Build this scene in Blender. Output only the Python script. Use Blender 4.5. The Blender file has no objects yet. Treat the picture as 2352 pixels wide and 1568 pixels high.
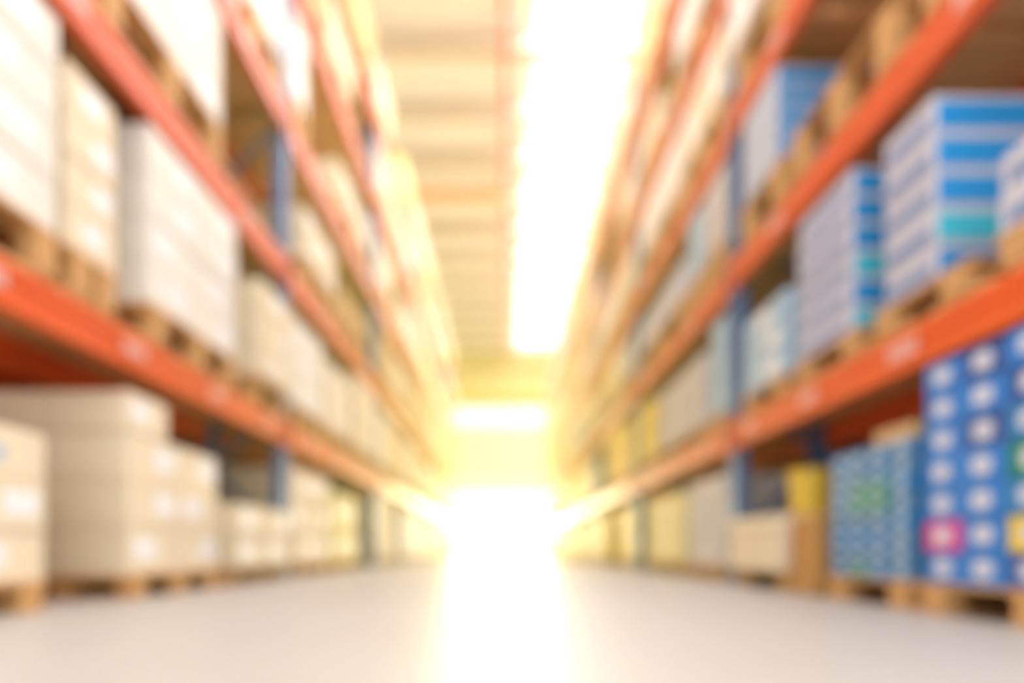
import bpy, math, random
from mathutils import Vector

random.seed(7)
scene = bpy.context.scene
col = scene.collection

# ------------------------------------------------------------------ camera, world, lights, exposure
FPX = 1382.0                     # focal length in pixels of the 2352 x 1568 frame
CAM_H = 0.185
VPX, VPY = 1158.0, 1262.0        # where the aisle lines meet
cam_d = bpy.data.cameras.new('camera')
cam = bpy.data.objects.new('camera', cam_d); col.objects.link(cam)
cam.location = (0, 0, CAM_H); cam.rotation_euler = (math.pi / 2, 0, 0)
cam_d.sensor_width = 36.0; cam_d.lens = FPX / 2352 * 36
cam_d.shift_x = (1176 - VPX) / 2352; cam_d.shift_y = (VPY - 784) / 2352
cam_d.clip_start = 0.02; cam_d.clip_end = 300
cam_d.dof.use_dof = True; cam_d.dof.focus_distance = 0.2; cam_d.dof.aperture_fstop = 2.65
scene.camera = cam

scene.view_settings.view_transform = 'Standard'
scene.view_settings.look = 'None'
scene.view_settings.gamma = 1.0
scene.view_settings.use_curve_mapping = False
scene.view_settings.exposure = 0.28
cy = scene.cycles
cy.max_bounces = 5; cy.diffuse_bounces = 4; cy.glossy_bounces = 2; cy.transmission_bounces = 2; cy.transparent_max_bounces = 6
cy.caustics_reflective = False; cy.caustics_refractive = False; cy.adaptive_min_samples = 16
cy.volume_bounces = 0; cy.use_adaptive_sampling = True; cy.adaptive_threshold = 0.08; cy.use_denoising = True

world = bpy.data.worlds.new('world'); scene.world = world; world.use_nodes = True
bg = world.node_tree.nodes['Background']
bg.inputs[0].default_value = (0.975, 0.98, 1.0, 1); bg.inputs[1].default_value = 1.7

def area(name, loc, rot, sx, sy, power, color):
    d = bpy.data.lights.new(name, 'AREA'); d.shape = 'RECTANGLE'; d.size = sx; d.size_y = sy
    d.energy = power; d.color = color
    o = bpy.data.objects.new(name, d); col.objects.link(o); o.location = loc; o.rotation_euler = rot
    return o
CEIL = 8.0
END_Y = 23.5
# daylight falling through the roof light strip over the aisle, and warm low daylight through the open dock door
area('roof_area_light', (1.15, 11.4, CEIL + 0.12), (0, 0, 0), 1.5, 22.0, 1900, (0.97, 0.965, 1.0))
for x in (-4.3, 5.5):  # side lamps added out of view to brighten the ceiling and rack backs
    area('roof_area_light', (x, 11.4, CEIL + 0.12), (0, 0, 0), 1.5, 22.0, 1600, (0.97, 0.965, 1.0))
dl = area('door_daylight', (0, END_Y + 0.6, 1.35), (math.radians(90), 0, math.radians(180)), 3.8, 2.4, 330, (1, 0.80, 0.32)); dl.data.spread = math.radians(45)
# low golden sun added beyond the door to spread the yellow glow
sd = bpy.data.lights.new('glow_sun', 'SUN'); sd.energy = 5.5; sd.color = (1, 0.82, 0.32); sd.angle = math.radians(20)
so = bpy.data.objects.new('glow_sun', sd); col.objects.link(so); so.location = (0, 40, 6); so.rotation_euler = (math.radians(-81), 0, 0)

# ------------------------------------------------------------------ materials
M = {}
def lin(c):
    return tuple(((v / 255) / 12.92 if v / 255 <= 0.04045 else ((v / 255 + 0.055) / 1.055) ** 2.4) for v in c)
def mat(name, rgb, rough=0.6, var=0.08, scale=6.0, metallic=0.0, bump=0.0, stretch=None):
    m = bpy.data.materials.new(name); m.use_nodes = True
    nt = m.node_tree; b = nt.nodes['Principled BSDF']
    b.inputs['Roughness'].default_value = rough; b.inputs['Metallic'].default_value = metallic
    c = lin(rgb)
    tc = nt.nodes.new('ShaderNodeTexCoord'); mp = nt.nodes.new('ShaderNodeMapping')
    if stretch: mp.inputs['Scale'].default_value = stretch
    nz = nt.nodes.new('ShaderNodeTexNoise'); nz.inputs['Scale'].default_value = scale; nz.inputs['Detail'].default_value = 4
    rp = nt.nodes.new('ShaderNodeValToRGB')
    rp.color_ramp.elements[0].position = 0.3; rp.color_ramp.elements[1].position = 0.7
    rp.color_ramp.elements[0].color = (*[v * (1 - var) for v in c], 1)
    rp.color_ramp.elements[1].color = (*[min(1, v * (1 + var)) for v in c], 1)
    nt.links.new(tc.outputs['Object'], mp.inputs['Vector']); nt.links.new(mp.outputs['Vector'], nz.inputs['Vector'])
    nt.links.new(nz.outputs['Fac'], rp.inputs['Fac']); nt.links.new(rp.outputs['Color'], b.inputs['Base Color'])
    if bump:
        bm = nt.nodes.new('ShaderNodeBump'); bm.inputs['Strength'].default_value = bump
        nt.links.new(nz.outputs['Fac'], bm.inputs['Height']); nt.links.new(bm.outputs['Normal'], b.inputs['Normal'])
    M[name] = m
    return m
mat('orange_paint', (228, 92, 30), 0.42, 0.05)
mat('blue_paint', (62, 104, 158), 0.45, 0.06)
mat('galvanised', (170, 172, 175), 0.4, 0.08, metallic=0.6)
mat('plate_paper', (226, 168, 156), 0.5, 0.02)
mat('raw_wood', (208, 160, 102), 0.8, 0.16, 5.0, bump=0.15, stretch=(1, 9, 9))
mat('deck_wood', (216, 168, 114), 0.8, 0.16, 4.0, bump=0.15, stretch=(1, 8, 8))
mat('cream_card', (238, 222, 190), 0.75, 0.05)
mat('white_card', (240, 234, 222), 0.7, 0.04)
mat('tan_card', (214, 178, 126), 0.8, 0.07)
mat('brown_card', (196, 146, 82), 0.8, 0.08)
mat('yellow_card', (238, 202, 70), 0.6, 0.06)
mat('pale_yellow_card', (240, 226, 160), 0.7, 0.05)
mat('grey_card', (208, 202, 198), 0.7, 0.05)
mat('lavender_card', (204, 204, 216), 0.6, 0.05)
mat('pale_blue_card', (170, 200, 220), 0.55, 0.06)
mat('sky_blue_print', (20, 150, 222), 0.45, 0.05)
mat('cyan_print', (60, 196, 222), 0.45, 0.05)
mat('slate_blue_print', (112, 140, 186), 0.5, 0.06)
mat('box_blue', (36, 128, 214), 0.45, 0.08)
mat('box_deep_blue', (38, 84, 160), 0.45, 0.08)
mat('box_teal', (30, 126, 190), 0.45, 0.08)
mat('box_green', (40, 140, 110), 0.45, 0.08)
mat('box_pink', (216, 60, 156), 0.45, 0.08)
mat('box_yellow', (240, 208, 40), 0.45, 0.06)
mat('box_grey_blue', (74, 130, 176), 0.5, 0.08)
mat('white_print', (212, 214, 226), 0.5, 0.02)
mat('pale_print', (176, 200, 220), 0.5, 0.03)
mat('sticker_paper', (246, 246, 248), 0.5, 0.01)
mat('blue_sticker', (190, 204, 216), 0.5, 0.02)
mat('pink_sticker', (244, 170, 196), 0.5, 0.02)
mat('tape', (216, 186, 140), 0.35, 0.03)
mat('wall_paint', (240, 226, 176), 0.8, 0.03, 1.5)
mat('wall_panel', (206, 190, 140), 0.8, 0.05, 1.5)
mat('girder_paint', (216, 170, 100), 0.6, 0.05)
mat('ceiling_panel', (236, 233, 232), 0.8, 0.03, 1.0)
mat('purlin_paint', (204, 190, 176), 0.7, 0.05)
mat('pipe_red', (214, 110, 96), 0.45, 0.04)
mat('strut_orange', (232, 176, 136), 0.5, 0.04)
mat('door_steel', (220, 216, 205), 0.5, 0.05)
mat('concrete_yard', (226, 214, 190), 0.9, 0.06, 0.8)
mat('teal_plastic', (70, 160, 150), 0.5, 0.05)

# floor: smooth sealed concrete with soft reflections
fm = mat('sealed_concrete', (177, 172, 165), 0.42, 0.03, 0.9)
fm.node_tree.nodes['Principled BSDF'].inputs['Specular IOR Level'].default_value = 0.6

# clear roof light / window glass
def glass(name, tint, k=0.06):
    m = bpy.data.materials.new(name); m.use_nodes = True; nt = m.node_tree
    nt.nodes.remove(nt.nodes['Principled BSDF']); out = nt.nodes['Material Output']
    t = nt.nodes.new('ShaderNodeBsdfTransparent'); t.inputs[0].default_value = (*tint, 1)
    g = nt.nodes.new('ShaderNodeBsdfGlossy'); g.inputs['Roughness'].default_value = 0.1
    mx = nt.nodes.new('ShaderNodeMixShader'); mx.inputs[0].default_value = k
    nt.links.new(t.outputs[0], mx.inputs[1]); nt.links.new(g.outputs[0], mx.inputs[2]); nt.links.new(mx.outputs[0], out.inputs['Surface'])
    M[name] = m
glass('clear_sheet', (0.97, 0.97, 0.96)); glass('window_glass', (0.93, 0.95, 0.92))

# ------------------------------------------------------------------ mesh helpers
def chamfer_box(dx, dy, dz, c):
    """box centred on x,y with its base at z=0, chamfered edges: 24 verts"""
    hx, hy, hz = dx / 2, dy / 2, dz / 2
    c = min(c, hx * 0.8, hy * 0.8, hz * 0.8)
    vs, idx = [], {}
    for sx in (-1, 1):
        for sy in (-1, 1):
            for sz in (-1, 1):
                for a in range(3):
                    p = [sx * (hx - c), sy * (hy - c), sz * (hz - c)]
                    p[a] = (sx * hx, sy * hy, sz * hz)[a]
                    idx[(sx, sy, sz, a)] = len(vs); vs.append((p[0], p[1], p[2] + hz))
    fs = []
    def add(f):
        # orient outward
        pts = [Vector(vs[i]) for i in f]
        n = (pts[1] - pts[0]).cross(pts[2] - pts[1]); ce = sum(pts, Vector()) / len(pts) - Vector((0, 0, hz))
        fs.append(f if n.dot(ce) > 0 else f[::-1])
    for a in range(3):
        b, d = [i for i in range(3) if i != a]
        for s in (-1, 1):
            f = []
            for sb, sd in ((-1, -1), (1, -1), (1, 1), (-1, 1)):
                k = [0, 0, 0]; k[a] = s; k[b] = sb; k[d] = sd; f.append(idx[(*k, a)])
            add(f)
        for sb in (-1, 1):
            for sd in (-1, 1):
                k0 = [0, 0, 0]; k0[b] = sb; k0[d] = sd; k1 = list(k0); k0[a] = -1; k1[a] = 1
                add([idx[(*k0, b)], idx[(*k0, d)], idx[(*k1, d)], idx[(*k1, b)]])
    for sx in (-1, 1):
        for sy in (-1, 1):
            for sz in (-1, 1):
                add([idx[(sx, sy, sz, a)] for a in range(3)])
    return vs, fs

def mesh_from(name, parts, material):
    vs, fs = [], []
    for v, f, off in parts:
        n = len(vs); vs += [(p[0] + off[0], p[1] + off[1], p[2] + off[2]) for p in v]; fs += [[i + n for i in g] for g in f]
    me = bpy.data.meshes.new(name); me.from_pydata(vs, [], fs); me.update()
    me.materials.append(M[material])
    return me

_cache = {}
def box_mesh(name, dx, dy, dz, material, c=0.006):
    k = (name, round(dx, 4), round(dy, 4), round(dz, 4), material)
    if k not in _cache:
        v, f = chamfer_box(dx, dy, dz, c); _cache[k] = mesh_from(name, [(v, f, (0, 0, 0))], material)
    return _cache[k]

def extrude_y(name, profile, length, material):
    """closed (x,z) profile swept along y, centred"""
    k = (name, tuple(profile), round(length, 4), material)
    if k in _cache: return _cache[k]
    n = len(profile)
    vs = [(x, -length / 2, z) for x, z in profile] + [(x, length / 2, z) for x, z in profile]
    a = sum(profile[i][0] * profile[(i + 1) % n][1] - profile[(i + 1) % n][0] * profile[i][1] for i in range(n))
    fs = []
    for i in range(n):
        j = (i + 1) % n
        f = [i, j, j + n, i + n]
        fs.append(f[::-1] if a > 0 else f)
    fs.append(list(range(n)) if a > 0 else list(range(n))[::-1]); fs.append([i + n for i in (range(n)[::-1] if a > 0 else range(n))])
    me = bpy.data.meshes.new(name); me.from_pydata(vs, [], fs); me.update(); me.materials.append(M[material])
    import bmesh
    bm = bmesh.new(); bm.from_mesh(me); bmesh.ops.recalc_face_normals(bm, faces=bm.faces); bm.to_mesh(me); bm.free()
    _cache[k] = me
    return me

def put(name, me, loc, parent=None, rot=(0, 0, 0)):
    o = bpy.data.objects.new(name, me); col.objects.link(o); o.location = loc; o.rotation_euler = rot
    if parent is not None: o.parent = parent
    return o
def empty(name, loc):
    o = bpy.data.objects.new(name, None); col.objects.link(o); o.location = loc; o.empty_display_size = 0.1
    return o
def tag(o, label, cat, group=None, kind=None):
    o['label'] = label; o['category'] = cat
    if group: o['group'] = group
    if kind: o['kind'] = kind
    return o
def structure(o, label=None, cat=None):
    o['kind'] = 'structure'
    if label: o['label'] = label
    if cat: o['category'] = cat
    return o
def slab(name, x0, x1, y0, y1, z0, z1, material, parent=None, c=0.004):
    px = parent.location if parent is not None else Vector((0, 0, 0))
    return put(name, box_mesh(name, x1 - x0, y1 - y0, z1 - z0, material, c), ((x0 + x1) / 2 - px[0], (y0 + y1) / 2 - px[1], z0 - px[2]), parent)

# ------------------------------------------------------------------ the building
WX = 7.0
Y0 = -1.5
structure(slab('floor', -WX, WX, Y0, END_Y + 0.2, -0.2, 0.0, 'sealed_concrete'), 'smooth pale sealed concrete floor of the aisle', 'floor')
structure(slab('ground', -14, 14, END_Y + 0.2, END_Y + 26, -0.25, -0.05, 'concrete_yard'), 'sunlit pale concrete yard outside the open door', 'ground')
structure(slab('wall_left', -WX - 0.2, -WX, Y0, END_Y + 0.2, 0, CEIL, 'wall_paint'), 'plain cream side wall behind the cream-carton rack', 'wall')
structure(slab('wall_right', WX, WX + 0.2, Y0, END_Y + 0.2, 0, CEIL, 'wall_paint'), 'plain cream side wall behind the blue-case rack', 'wall')

# ceiling: two fields of panels with the clear strip between
SK0, SK1 = 0.48, 1.9
ceil = empty('ceiling', (0, 0, CEIL)); structure(ceil, 'cream panelled ceiling with cross purlins and a bright roof-light strip', 'ceiling')
NP = 12; span = (END_Y - Y0) / NP
for i in range(NP):
    a = Y0 + i * span
    for xa, xb in ((-WX, -5.05), (-3.55, SK0), (SK1, 4.75), (6.25, WX)):
        slab('panel', xa, xb, a, a + span - 0.015, CEIL, CEIL + 0.08, 'ceiling_panel', ceil)
    for xa, xb in ((-5.05, -3.55), (SK0, SK1), (4.75, 6.25)):  # the two outer strips are added, unseen, below the side lamps
        slab('pane', xa, xb, a, a + span - 0.015, CEIL + 0.03, CEIL + 0.05, 'clear_sheet', ceil, 0.002)
PUR = [9.2, 10.55, 11.85, 13.15, 14.45, 15.75, 17.1, 18.4, 19.7, 21.0, 22.3]
for i, y in enumerate([2.7, 4.0, 5.3, 6.6, 7.9] + PUR):
    w = 0.22 if i % 2 else 0.14
    slab('purlin', -WX, WX, y - w / 2, y + w / 2, CEIL - 0.26, CEIL, 'purlin_paint', ceil)

# end wall round the dock door and the high window
DX, DZ = 2.2, 2.45
W0, W1 = 4.95, 5.85
end = empty('wall_back', (0, END_Y, 0)); structure(end, 'pale yellow end wall with the open dock door and a high window strip', 'wall')
slab('wall_pier', -WX, -DX, END_Y, END_Y + 0.2, 0, CEIL, 'wall_paint', end)
slab('wall_pier', DX, WX, END_Y, END_Y + 0.2, 0, CEIL, 'wall_paint', end)
slab('wall_band', -DX, DX, END_Y, END_Y + 0.2, DZ, W0, 'wall_paint', end)
slab('wall_band', -DX, DX, END_Y, END_Y + 0.2, W1, CEIL, 'wall_panel', end)
slab('girder', -WX, WX, END_Y - 0.25, END_Y - 0.002, 6.0, 6.45, 'girder_paint', end)
slab('cladding_rail', -WX, WX, END_Y - 0.08, END_Y - 0.002, 7.15, 7.3, 'girder_paint', end)
win = empty('window_1', (0, END_Y + 0.1, W0)); structure(win, 'long bright window strip high in the end wall', 'window')
for i in range(4):
    a = -DX + i * DX / 2
    slab('pane', a + 0.03, a + DX / 2 - 0.03, END_Y + 0.09, END_Y + 0.11, W0 + 0.05, W1 - 0.05, 'window_glass', win, 0.001)
for i in range(5):
    a = -DX + i * DX / 2
    slab('mullion', a - 0.03, a + 0.03, END_Y + 0.05, END_Y + 0.15, W0 + 0.05, W1 - 0.05, 'door_steel', win)
slab('window_frame', -DX, DX, END_Y + 0.05, END_Y + 0.15, W0, W0 + 0.05, 'door_steel', win)
slab('window_frame', -DX, DX, END_Y + 0.05, END_Y + 0.15, W1 - 0.05, W1, 'door_steel', win)
door = empty('door_1', (0, END_Y, 0)); structure(door, 'rolled-up dock door opening onto bright daylight', 'door')
for s in (-1, 1):
    slab('door_track', s * DX - 0.06, s * DX + 0.06, END_Y - 0.1, END_Y, 0, DZ + 0.1, 'door_steel', door)
prof = [(0.24 * math.cos(t * math.pi / 8), 0.24 * math.sin(t * math.pi / 8)) for t in range(16)]
put('door_roll', extrude_y('door_roll', prof, 2 * DX + 0.1, 'door_steel'), (0, -0.26, DZ + 0.22), door, (0, 0, math.pi / 2))

# red main sprinkler pipe over the aisle, orange cross strut
pipe = empty('sprinkler_pipe', (0.02, 9.5, CEIL - 0.42))
tag(pipe, 'red sprinkler pipe running along the ceiling above the aisle', 'pipe')
pp = [(0.06 * math.cos(t * math.pi / 6), 0.06 * math.sin(t * math.pi / 6)) for t in range(12)]
put('pipe_run', extrude_y('pipe_run', pp, 27.0, 'pipe_red'), (0, 0.2, 0), pipe)
for k in range(9):
    y = 6.3 + k * 2.0 - 9.5
    put('sprinkler_head', box_mesh('sprinkler_head', 0.05, 0.05, 0.09, 'galvanised', 0.012), (0, y, -0.14), pipe)
    put('hanger', box_mesh('hanger', 0.02, 0.04, 0.16, 'galvanised', 0.003), (0, y + 0.4, 0.05), pipe)
strut = empty('roof_strut', (-3.4, 12.35, CEIL - 0.56))
tag(strut, 'pale orange cross strut hung below the ceiling purlins', 'strut')
put('strut_bar', box_mesh('strut_bar', 7.0, 0.14, 0.26, 'strut_orange', 0.01), (0, 0, -0.13), strut)
for x in (-3.0, -1.0, 1.0, 3.0):
    put('hanger', box_mesh('strut_hanger', 0.05, 0.05, 0.18, 'strut_orange', 0.005), (x, 0, 0.13), strut)

# ------------------------------------------------------------------ pallet racks
L, R = 1.40, 1.24
DEPTH = 0.54
RACK_NAME = {-1: 'cream-carton rack', 1: 'blue-case rack'}
POSTS = {-1: [1.16 + 2.74 * k for k in range(7)], 1: [0.87 + 2.43 * k for k in range(8)]}
BEAMS = {-1: [0.935, 1.98, 2.95, 4.0, 4.9], 1: [0.80, 1.67, 2.505, 3.325, 4.135]}   # beam centre heights
BH = {-1: 0.138, 1: 0.128}
TOP = {-1: 5.6, 1: 4.72}
FACE = {-1: L, 1: R}
DECK_T = 0.018

def sx_box(side, x0, x1):      # distances from the aisle face -> world x range
    a, b = side * (FACE[side] + x0), side * (FACE[side] + x1)
    return min(a, b), max(a, b)

def build_rack(side, rear=0.0, bays=9, text=None):
    F = FACE[side] + rear
    posts = POSTS[side][:bays + 1]
    r = empty('pallet_rack', (side * F, POSTS[side][0], 0))
    tag(r, text or 'tall pallet rack with orange beams and blue uprights, holding ' + ('cream cartons' if side < 0 else 'blue cases'), 'rack', 'pallet racks along the aisle')
    base = r.location
    H = TOP[side]
    # C-section upright, opening to the rack inside
    w, d, t = 0.10, 0.07, 0.014
    for k, y in enumerate(posts):
        for which, x0 in (('front', 0.012), ('back', DEPTH - 0.082)):
            prof = [(0, -w / 2), (d, -w / 2), (d, -w / 2 + 0.03), (d - t, -w / 2 + 0.03), (d - t, -w / 2 + t), (t, -w / 2 + t),
                    (t, w / 2 - t), (d - t, w / 2 - t), (d - t, w / 2 - 0.03), (d, w / 2 - 0.03), (d, w / 2), (0, w / 2)]
            flip = 1 if (side > 0) == (which == 'front') else -1
            key = ('upright', side, flip)
            if key not in _cache:
                me = bpy.data.meshes.new('upright')
                n = len(prof)
                vs = [(flip * (x - d / 2), yy, 0) for x, yy in prof] + [(flip * (x - d / 2), yy, H) for x, yy in prof]
                fs = [[i, (i + 1) % n, (i + 1) % n + n, i + n] for i in range(n)] + [list(range(n)), list(range(n, 2 * n))]
                me.from_pydata(vs, [], fs); me.update()
                import bmesh
                bm = bmesh.new(); bm.from_mesh(me); bmesh.ops.recalc_face_normals(bm, faces=bm.faces); bm.to_mesh(me); bm.free()
                me.materials.append(M['blue_paint']); _cache[key] = me
            u = put('upright', _cache[key], (side * (x0 + d / 2), y - base.y, 0.008), r)
            put('cap', box_mesh('cap', 0.085, 0.115, 0.09, 'teal_plastic', 0.01), (0, 0, H - 0.05), u)
            if y < 9:
                put('base_plate', box_mesh('base_plate', 0.12, 0.14, 0.008, 'blue_paint', 0.002), (0, 0, -0.008), u)
        # zig-zag bracing
        zz, up = 0.25, True
        while zz < H - 0.4:
            z2 = zz + 0.45
            xa, xb = (0.06, DEPTH - 0.06) if up else (DEPTH - 0.06, 0.06)
            ln = math.hypot(xb - xa, z2 - zz)
            key = ('brace', round(ln, 3))
            if key not in _cache:
                v, f = chamfer_box(0.03, 0.022, ln, 0.003); _cache[key] = mesh_from('brace', [(v, f, (0, 0, 0))], 'blue_paint')
            put('brace', _cache[key], (side * xa, y - base.y, zz), r, (0, math.atan2(side * (xb - xa), z2 - zz), 0))
            zz, up = z2, not up
            if y > 9: zz += 0.5
    # stepped beams, front and back, bay by bay
    for k in range(len(posts) - 1):
        ya, yb = posts[k] + 0.052, posts[k + 1] - 0.052
        ym, ln = (ya + yb) / 2, yb - ya
        for lv, zc in enumerate(BEAMS[side]):
            h = BH[side]
            for which, x0 in (('front', 0.0), ('back', DEPTH)):
                s = side if which == 'front' else -side
                pr = [(0, -h / 2), (0, -h * 0.16), (s * 0.006, -h * 0.12), (s * 0.006, h * 0.12), (0, h * 0.16), (0, h / 2),
                      (s * 0.045, h / 2), (s * 0.045, -h / 2)]
                b = put('beam', extrude_y('beam', pr, ln, 'orange_paint'), (side * x0, ym - base.y, zc), r)
                if ya < 9 and which == 'front' and not rear:
                    for e in (-1, 1):
                        put('connector', box_mesh('connector', 0.012, 0.05, h + 0.07, 'orange_paint', 0.003), (-s * 0.004 + s * 0.002, e * (ln / 2 - 0.012), -h / 2 - 0.035), b)
                    for q in range(4 if lv == 0 else 2):
                        yy = -ln / 2 + ln * (q + 0.5) / (4 if lv == 0 else 2) + 0.08
                        put('label_plate', box_mesh('label_plate', 0.004, 0.14, 0.05, 'plate_paper', 0.001), (-s * 0.0015, yy, -0.02), b)
            zt = zc + h / 2
            if k < 3 and not rear:
                nb = 8; step = ln / nb
                for q in range(nb):
                    put('deck_board', box_mesh('deck_board', DEPTH - 0.01, step - 0.035, DECK_T, 'deck_wood', 0.003),
                        (side * DEPTH / 2, ya + step * (q + 0.5) - base.y, zt), r)
            else:
                put('deck_panel', box_mesh('deck_panel', DEPTH - 0.01, ln - 0.03, DECK_T, 'deck_wood', 0.003), (side * DEPTH / 2, ym - base.y, zt), r)
    return r
REAR = DEPTH + 0.14
for s in (-1, 1):
    build_rack(s)
    build_rack(s, REAR, 3, f'pallet rack of tan cartons standing back to back behind the {RACK_NAME[s]}')

def shelf_z(side, lv):
    return 0.0 if lv == 0 else BEAMS[side][lv - 1] + BH[side] / 2 + DECK_T
PAL_H = {(-1, 0): 0.088, (-1, 1): 0.145, (1, 0): 0.088, (1, 1): 0.085}
def pal_h(side, lv): return PAL_H[(side, 0 if lv == 0 else 1)] if lv < 2 else 0.195

ORD = ['first', 'second', 'third', 'fourth', 'fifth', 'sixth', 'seventh', 'eighth', 'ninth', 'tenth', 'eleventh', 'twelfth',
       'thirteenth', 'fourteenth', 'fifteenth', 'sixteenth', 'seventeenth', 'eighteenth', 'nineteenth', 'twentieth', 'twenty-first', 'twenty-second', 'twenty-third', 'twenty-fourth']
LEVEL = ['floor row', 'first beam level', 'second beam level', 'third beam level', 'fourth beam level', 'fifth beam level']
counter = {}
def stack_no(side, lv):
    counter[(side, lv)] = counter.get((side, lv), 0) + 1
    return ORD[counter[(side, lv)] - 1]

def pallet(side, lv, y0, y1, no, near):
    ln, h, dp = y1 - y0, pal_h(side, lv), DEPTH + 0.02
    z = shelf_z(side, lv); x = side * (FACE[side] + dp / 2 - 0.004)
    lab = f'wooden pallet under the {no} stack from aisle mouth, {LEVEL[lv]}, {RACK_NAME[side]}'
    bt = 0.011; bh = h - 3 * bt
    pieces = []
    nb = 5 if near else 3
    bw = min(0.14, dp / nb * 0.82)
    # cross boards below and above three rows of blocks, deck boards along the aisle on top
    rows = 3 if ln > 0.6 else 2
    for j in range(rows):
        yy = (j - (rows - 1) / 2) * (ln - 0.11) / (rows - 1)
        pieces.append(('bottom_board', (dp, 0.11, bt), (0, yy, 0)))
        for i in range(3):
            pieces.append(('block', (0.07, 0.085, bh), ((i - 1) * (dp - 0.07) / 2, yy - 0.02 * yy / ln, bt)))
        pieces.append(('stringer', (dp, 0.11, bt), (0, yy, bt + bh)))
    for i in range(nb):
        pieces.append(('deck_board', (bw, ln, bt), ((i - (nb - 1) / 2) * (dp - bw) / (nb - 1), 0, bt * 2 + bh)))
    loc = (x, (y0 + y1) / 2, z)
    if near:
        p = empty('pallet', loc)
        for nm, dim, off in pieces:
            put(nm, box_mesh(nm, *dim, 'raw_wood', 0.003), off, p)
    else:
        key = ('far_pallet', round(ln, 3), side, round(h, 3))
        if key not in _cache:
            _cache[key] = mesh_from('pallet', [(*chamfer_box(*dim, 0.003), off) for nm, dim, off in pieces], 'raw_wood')
        p = put('pallet', _cache[key], loc)
    tag(p, lab, 'pallet', f'pallets of the {RACK_NAME[side]}')
    return z + h

ROWS = {1: ['single'], 2: ['bottom', 'top'], 3: ['bottom', 'middle', 'top'], 4: ['bottom', 'second-row', 'third-row', 'top']}
def row_word(i, n):
    if n == 1: return 'single-layer'
    if i == n - 1: return 'top-row'
    if i == 0: return 'bottom-row'
    return ['', 'second-row', 'third-row', 'fourth-row', 'fifth-row', 'sixth-row', 'seventh-row', 'eighth-row'][i]

def side_word(j, n):
    return (' mouth-side', ' door-side')[j] if n == 2 else ''

def stack(side, lv, y0, y1, ztop, material, look, cols=None, rows=None, over=0.0, near=None, name='carton', dp=None, stickers=True, no=None, toppal=True, zbase=None, sticker='sticker_paper', toplabel=None):
    """a pallet with cartons stacked on it; cartons are things of their own"""
    near = (y0 < 5.2) if near is None else near
    first = no is None
    no = no or stack_no(side, lv)
    zb = pallet(side, lv, y0, y1, no, near) if (toppal and first) else (shelf_z(side, lv) + pal_h(side, lv))
    if zbase: zb = zbase
    ln = y1 - y0; H = ztop - zb
    cols = cols or max(1, round(ln / (0.4 if near else 0.8)))
    rows = rows or max(1, round(H / (0.185 if near else 0.33)))
    cw, rh = ln / cols, H / rows
    dp = dp or DEPTH - 0.01
    grp = f'{no} stack, {LEVEL[lv]}, {RACK_NAME[side]}'
    for i in range(rows):
        for j in range(cols):
            jx = random.uniform(0, 0.010) if near else random.uniform(0, 0.02)
            x = side * (FACE[side] - over + jx + dp / 2)
            y = y0 + cw * (j + 0.5)
            dims = (dp, cw - 0.006, rh - 0.0015)
            o = put(name, box_mesh(name, *dims, material, 0.007), (x, y, zb + rh * i + 0.0003))
            tag(o, toplabel or f'{row_word(i, rows)}{side_word(j, cols)} {look}, {no} stack from aisle mouth, {LEVEL[lv]}, {RACK_NAME[side]}', 'box', grp)
            if near:
                put('tape', box_mesh('tape', dp * 0.9, 0.05, 0.001, 'tape', 0.0003), (0, 0, dims[2] - 0.0007), o)
                if stickers:
                    sw, sh = min(0.15, cw * 0.42), min(0.09, rh * 0.5)
                    put('sticker', box_mesh('sticker', 0.002, sw, sh, sticker, 0.0006), (-side * (dp / 2 + 0.0003), cw * random.choice((-0.2, 0.0, 0.18)), rh * 0.3), o)
    return no

# ---- cream-carton rack (aisle face at x = -1.40)
CR, WH, TN, PY = ('cream_card', 'cream carton'), ('white_card', 'white carton'), ('tan_card', 'tan carton'), ('pale_yellow_card', 'pale yellow carton')
n = stack(-1, 0, 1.23, 1.845, 0.535, *CR, cols=2, rows=3)
for o in list(col.objects):
    if o.name.startswith('sticker') and o.parent and o.parent['label'].startswith('top-row'):
        o.data = box_mesh('sticker', 0.002, 0.13, 0.05, 'blue_sticker', 0.0006)
    if o.name.startswith('carton') and o['label'].startswith('bottom-row'):
        put('tag', box_mesh('tag', 0.002, 0.05, 0.04, 'pink_sticker', 0.0006), (0.5 * (DEPTH - 0.01) + 0.0003, -0.06, 0.1), o)
n = stack(-1, 0, 2.25, 2.96, 0.63, *CR, cols=2, rows=3)
stack(-1, 0, 2.25, 2.52, 0.784, *CR, cols=1, rows=1, no=n, zbase=0.632, toplabel='single flat cream carton lying on top of the second floor stack, cream-carton rack')
stack(-1, 0, 3.08, 3.82, 0.42, *CR, cols=2, rows=2, over=0.05)
stack(-1, 0, 4.02, 4.82, 0.74, *CR, cols=2, rows=3)
stack(-1, 0, 4.95, 5.75, 0.66, *PY, cols=2, rows=2)
stack(-1, 1, 1.23, 1.90, 1.85, *WH, cols=2, rows=4)
stack(-1, 1, 1.935, 2.18, 1.77, *CR, cols=1, rows=4)
stack(-1, 1, 2.385, 3.16, 1.885, *WH, cols=2, rows=4)
stack(-1, 1, 3.36, 3.83, 1.70, *CR, cols=1, rows=3, over=0.055)
stack(-1, 1, 3.98, 4.66, 1.75, *WH, cols=2, rows=3)
stack(-1, 1, 4.78, 5.5, 1.70, *CR, cols=2, rows=3)
stack(-1, 2, 1.23, 1.95, 2.83, *WH, cols=2, rows=3)
stack(-1, 2, 2.10, 3.0, 2.83, *WH, cols=2, rows=3)
stack(-1, 2, 4.25, 5.0, 2.62, *CR, cols=2, rows=2)
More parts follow.
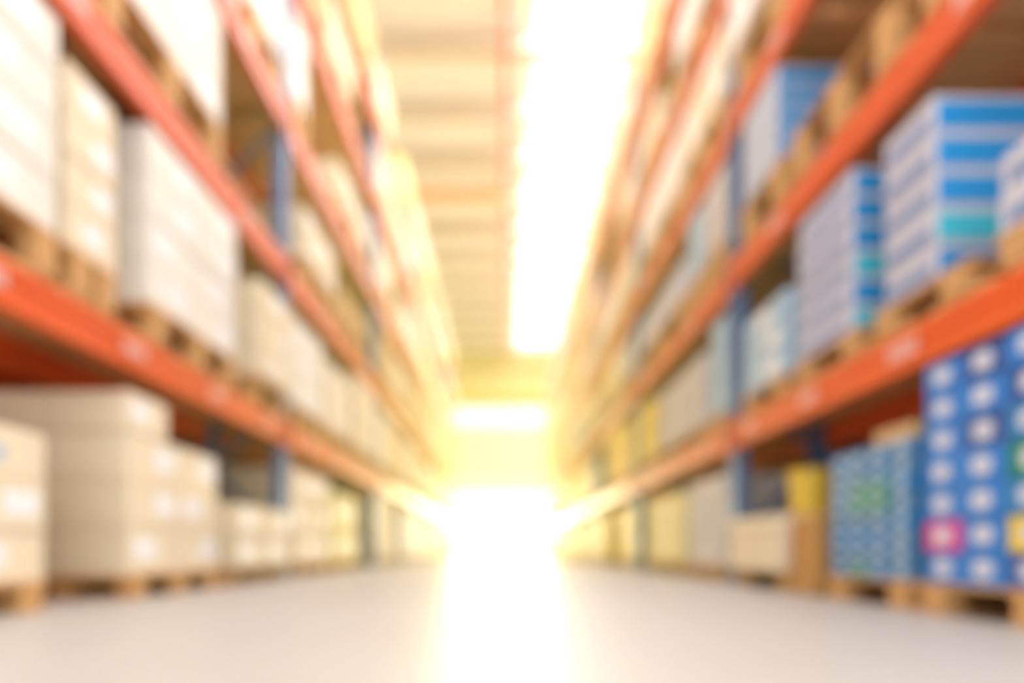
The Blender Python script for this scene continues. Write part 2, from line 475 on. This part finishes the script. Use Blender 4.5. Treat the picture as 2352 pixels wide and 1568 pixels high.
stack(-1, 2, 5.2, 6.1, 2.45, *TN, cols=2, rows=1)
stack(-1, 3, 3.35, 3.80, 3.75, *WH, cols=1, rows=2, near=True)
stack(-1, 3, 4.0, 4.3, 3.8, *WH, cols=1, rows=2)
stack(-1, 3, 5.1, 6.3, 3.5, *CR, cols=2, rows=2)

# ---- blue-case rack (aisle face at x = +1.24)
def case_stack(lv, y0, y1, rows, rh, dp, ends, body, no, stripe):
    """flat printed cases: coloured end panel, striped front"""
    zb = shelf_z(1, lv) + pal_h(1, lv)
    for i in range(rows):
        w = y1 - y0
        o = put('printed_case', box_mesh('printed_case', dp, w - 0.004, rh - 0.0015, body, 0.004), (1 * (R + dp / 2 + random.uniform(0, 0.006)), (y0 + y1) / 2, zb + rh * i + 0.0003))
        e = ends[i % len(ends)]
        cn = {'sky_blue_print': 'sky-blue', 'cyan_print': 'cyan'}[e]
        tag(o, f'{row_word(i, rows)} white case with {cn} end, {no} stack from aisle mouth, {LEVEL[lv]}, {RACK_NAME[1]}', 'case', f'{no} stack, {LEVEL[lv]}, {RACK_NAME[1]}')
        put('end_panel', box_mesh('end_panel', dp - 0.02, 0.002, rh * 0.74, e, 0.0006), (0, -w / 2 + 0.0015, rh * 0.06), o)
        put('front_stripe', box_mesh('front_stripe', 0.002, w * 0.86, rh * 0.42, stripe, 0.0006), (-dp / 2 + 0.0003, 0, rh * 0.12), o)

SB, CY = 'sky_blue_print', 'cyan_print'
n = stack_no(1, 1); pallet(1, 1, 1.05, 1.52, n, True)
case_stack(1, 1.12, 1.51, 2, 0.10, 0.48, [SB, CY], 'lavender_card', n, 'slate_blue_print')
n = stack_no(1, 1); pallet(1, 1, 1.60, 2.02, n, True)
case_stack(1, 1.735, 1.965, 5, 0.107, 0.50, [SB, CY, SB, SB, SB], 'lavender_card', n, 'slate_blue_print')
n = stack_no(1, 1); pallet(1, 1, 2.10, 2.56, n, True)
case_stack(1, 2.15, 2.54, 6, 0.098, 0.50, [CY, SB, CY, SB, SB, SB], 'lavender_card', n, 'slate_blue_print')
stack(1, 1, 2.66, 3.13, 1.35, 'pale_blue_card', 'pale blue carton', cols=1, rows=3, stickers=True)
stack(1, 1, 3.40, 3.62, 1.52, 'pale_blue_card', 'pale blue carton', cols=1, rows=3, stickers=False)
stack(1, 1, 3.74, 4.85, 1.42, 'grey_card', 'grey carton', cols=2, rows=3, stickers=False)
stack(1, 1, 4.98, 5.52, 1.46, 'yellow_card', 'yellow carton', cols=1, rows=2, stickers=False)
# second level: an empty pallet, then blue-banded cases beside the upright
n = stack_no(1, 2); pallet(1, 2, 0.95, 1.80, n, True)
n = stack_no(1, 2); pallet(1, 2, 1.90, 2.60, n, True)
n = stack_no(1, 2); pallet(1, 2, 2.68, 3.15, n, True)
case_stack(2, 2.755, 3.13, 5, 0.092, 0.50, [SB], 'lavender_card', n, 'pale_blue_card')
stack(1, 2, 3.40, 3.74, 2.38, 'grey_card', 'grey carton', cols=1, rows=3, stickers=False)
stack(1, 2, 3.78, 4.05, 2.36, 'pale_blue_card', 'pale blue carton', cols=1, rows=3, stickers=False)
stack(1, 2, 4.15, 5.5, 2.2, 'lavender_card', 'lavender-white carton', cols=2, rows=2, stickers=False)
stack(1, 3, 2.70, 3.21, 3.15, *WH, cols=1, rows=2, over=0.05)
stack(1, 3, 3.40, 4.2, 3.18, *CR, cols=2, rows=2)
stack(1, 3, 4.3, 5.5, 3.2, *WH, cols=2, rows=2)
stack(1, 4, 3.40, 4.4, 3.95, *WH, cols=2, rows=2)

# floor: small product boxes in blue, with odd pink, green and yellow ones
COL = {'box_blue': 'blue', 'box_deep_blue': 'navy blue', 'box_teal': 'teal blue', 'box_green': 'green', 'box_pink': 'pink', 'box_yellow': 'yellow', 'box_grey_blue': 'grey-blue'}
def product_wall(y0, y1, cols, rows, rh, zb, no, pick, spot):
    cw = (y1 - y0) / cols; dp = 0.44
    for i in range(rows):
        for j in range(cols):
            m = pick(i, j)
            o = put('product_box', box_mesh('product_box', dp, cw - 0.004, rh - 0.0015, m, 0.004), (R + dp / 2 + random.uniform(0, 0.006), y0 + cw * (j + 0.5), zb + rh * i + 0.0003))
            tag(o, f'{row_word(i, rows)} {ORD[j]}-column {COL[m]} product box, {no} stack from aisle mouth, floor row, blue-case rack', 'box', f'{no} stack of product boxes, floor row')
            put('printed_spot', spot_mesh(cw * 0.22, rh * 0.27, 'white_print' if spot else 'pale_print'), (-dp / 2 - 0.0008, 0, rh * 0.5), o)
            put('end_print', box_mesh('end_print', dp * 0.5, 0.002, rh * 0.4, 'white_print' if spot else 'pale_print', 0.0005), (0, -cw / 2 + 0.0015, rh * 0.3), o)
def spot_mesh(a, b, m):
    k = ('spot', round(a, 4), round(b, 4), m)
    if k not in _cache:
        n = 12; t = 0.0015
        ring = [(a * math.copysign(abs(math.cos(2 * math.pi * q / n)) ** 0.7, math.cos(2 * math.pi * q / n)), b * math.copysign(abs(math.sin(2 * math.pi * q / n)) ** 0.7, math.sin(2 * math.pi * q / n))) for q in range(n)]
        vs = [(-t, y, z) for y, z in ring] + [(t, y, z) for y, z in ring]
        fs = [list(range(n))[::-1], list(range(n, 2 * n))] + [[q, (q + 1) % n, (q + 1) % n + n, q + n] for q in range(n)]
        me = bpy.data.meshes.new('printed_spot'); me.from_pydata(vs, [], fs); me.update()
        import bmesh
        bm = bmesh.new(); bm.from_mesh(me); bmesh.ops.recalc_face_normals(bm, faces=bm.faces); bm.to_mesh(me); bm.free()
        me.materials.append(M[m]); _cache[k] = me
    return _cache[k]
def pick_a(i, j):       # j counts away from the camera
    if (i, j) == (1, 3): return 'box_pink'
    if (i, j) in ((1, 1), (1, 2)) and j == 1: return 'box_yellow'
    if (i, j) in ((3, 1), (3, 2)) and j == 1: return 'box_green'
    return random.choice(['box_blue', 'box_blue', 'box_teal', 'box_deep_blue'])
def pick_b(i, j):
    if j == 2 and i in (0, 1): return 'box_green' if i == 0 else 'box_grey_blue'
    if i in (4, 5) and j in (1, 2): return 'box_green'
    return random.choice(['box_grey_blue', 'box_grey_blue', 'box_teal'])
n = stack_no(1, 0); zb = pallet(1, 0, 1.04, 1.80, n, True)
product_wall(1.20, 1.78, 4, 7, 0.0905, zb, n, pick_a, True)
n = stack_no(1, 0); zb = pallet(1, 0, 1.83, 2.30, n, True)
product_wall(1.83, 2.29, 4, 8, 0.0555, zb, n, pick_b, False)
o = put('carton', box_mesh('carton', 0.3, 0.2, 0.05, 'tan_card', 0.005), (R + 0.17, 1.95, zb + 8 * 0.0555))
tag(o, 'flat tan carton lying on top of the grey-blue product boxes', 'box')
n = stack(1, 0, 2.62, 3.21, 0.34, *CR, cols=1, rows=4, stickers=False, over=0.05)
# big brown carton standing in front of that pallet's end
o = put('carton', box_mesh('carton', 0.46, 0.2, 0.32, 'brown_card', 0.008), (R + 0.22, 2.48, 0.0))
tag(o, 'upright brown cardboard carton standing on the floor beside cream cartons', 'box')
put('tape', box_mesh('tape', 0.44, 0.05, 0.001, 'tape', 0.0003), (0, 0, 0.3195), o)
# yellow tub with a lid on the cream cartons
tub = empty('tub', (R + 0.16, 2.74, 0.342)); tag(tub, 'yellow plastic tub standing on top of the cream cartons', 'tub')
def lathe(name, prof, material, seg=20):
    vs, fs = [], []
    for r_, z in prof:
        for q in range(seg):
            vs.append((r_ * math.cos(2 * math.pi * q / seg), r_ * math.sin(2 * math.pi * q / seg), z))
    for i in range(len(prof) - 1):
        for q in range(seg):
            a, b = i * seg + q, i * seg + (q + 1) % seg
            fs.append([a, b, b + seg, a + seg])
    fs.append(list(range(seg))[::-1]); fs.append(list(range((len(prof) - 1) * seg, len(prof) * seg)))
    me = bpy.data.meshes.new(name); me.from_pydata(vs, [], fs); me.update(); me.materials.append(M[material])
    return me
put('tub_body', lathe('tub_body', [(0.075, 0), (0.085, 0.015), (0.095, 0.17), (0.095, 0.18)], 'yellow_card'), (0, 0, 0), tub)
put('lid', lathe('lid', [(0.1, 0.18), (0.1, 0.2), (0.085, 0.207)], 'yellow_card'), (0, 0, 0), tub)
stack(1, 0, 3.40, 4.05, 0.62, 'grey_card', 'grey carton', cols=2, rows=3, stickers=False)
stack(1, 0, 4.2, 5.2, 0.60, *PY, cols=2, rows=2, stickers=False)

# ---- the long rows towards the door: bay by bay, three loads to a bay
far_left = [CR, CR, WH, PY, CR, TN]
far_right = [('grey_card', 'grey carton'), ('yellow_card', 'yellow carton'), CR, ('pale_blue_card', 'pale blue carton'), PY, WH, TN]
FROM = {(-1, 0): 5.85, (-1, 1): 5.6, (-1, 2): 6.2, (-1, 3): 6.4, (-1, 4): 3.6, (-1, 5): 5.0,
        (1, 0): 5.3, (1, 1): 5.6, (1, 2): 5.6, (1, 3): 5.6, (1, 4): 4.5, (1, 5): 3.3}
for side in (-1, 1):
    P = POSTS[side]
    for lv in range(6):
        z0 = shelf_z(side, lv) + pal_h(side, lv)
        z1 = (BEAMS[side][lv] - BH[side] / 2) if lv < 5 else z0 + 0.62
        for k in range(len(P) - 1):
            a, b = P[k] + 0.10, P[k + 1] - 0.10
            m = 3; w = (b - a) / m
            for q in range(m):
                ya, yb = a + w * q + 0.02, a + w * (q + 1) - 0.02
                if ya < FROM[(side, lv)]: continue
                if random.random() < (0.10 if lv else 0.05): stack_no(side, lv); counter[(side, lv)] -= 1; continue
                mt, lk = random.choice(far_left if side < 0 else far_right)
                if side > 0 and lv <= 1 and random.random() < 0.5: mt, lk = 'yellow_card', 'yellow carton'
                if side > 0 and lv >= 3: mt, lk = random.choice([CR, WH, CR, PY])
                zt = z0 + (z1 - z0) * random.uniform(*((0.55, 0.86) if side < 0 and lv in (2, 3) else (0.72, 0.94)))
                stack(side, lv, ya, yb, zt, mt, lk, cols=1, rows=2 if ya < 11 else 1, near=False, name='carton' if side < 0 else 'storage_box')  # the right-hand loads are cartons too, only large

# loads of the racks standing back to back behind these
for side in (-1, 1):
    for lv in range(5):
        z0 = shelf_z(side, lv); z1 = BEAMS[side][lv] - BH[side] / 2
        for k in range(3):
            a, b = POSTS[side][k] + 0.08, POSTS[side][k + 1] - 0.08
            for q in range(2):
                w = (b - a) / 2
                hh = (z1 - z0) * (0.86, 0.93)[(q + k + lv) % 2]
                mt, wd = (('tan_card', 'tan'), ('brown_card', 'brown'), ('cream_card', 'cream'))[(q + 2 * k + lv) % 3]
                o = put('storage_box', box_mesh('storage_box', DEPTH - 0.02, w - 0.03, hh, mt, 0.01), (side * (FACE[side] + REAR + DEPTH / 2), a + w * (q + 0.5), z0 + 0.0003))
                tag(o, f'large {wd} carton, {ORD[k * 2 + q]} on {LEVEL[lv]} of the rack behind the {RACK_NAME[side]}', 'box', f'loads behind the {RACK_NAME[side]}')
                put('tape', box_mesh('tape', DEPTH * 0.9, 0.06, 0.001, 'tape', 0.0003), (0, 0, hh - 0.0007), o)

# ------------------------------------------------------------------ haze: yellow-tinted volume added to give the warm glow before the doorway
hz = bpy.data.materials.new('glow_haze'); hz.use_nodes = True
nt = hz.node_tree; nt.nodes.remove(nt.nodes['Principled BSDF'])
vs_ = nt.nodes.new('ShaderNodeVolumeScatter'); vs_.inputs['Color'].default_value = (1, 0.9, 0.25, 1)
vs_.inputs['Density'].default_value = 0.055; vs_.inputs['Anisotropy'].default_value = 0.35
va_ = nt.nodes.new('ShaderNodeVolumeAbsorption'); va_.inputs['Color'].default_value = (1, 0.95, 0.4, 1); va_.inputs['Density'].default_value = 0.03
ad_ = nt.nodes.new('ShaderNodeAddShader')
nt.links.new(vs_.outputs[0], ad_.inputs[0]); nt.links.new(va_.outputs[0], ad_.inputs[1])
nt.links.new(ad_.outputs[0], nt.nodes['Material Output'].inputs['Volume'])
M['glow_haze'] = hz
me = box_mesh('haze', 2 * WX - 0.1, END_Y - 3.0, 3.0, 'glow_haze', 0.01)
h = put('haze', me, (0, (END_Y + 1.6) / 2, 0.01))
tag(h, 'thin warm haze added to the far aisle for the glow before the doorway', 'haze', kind='stuff')
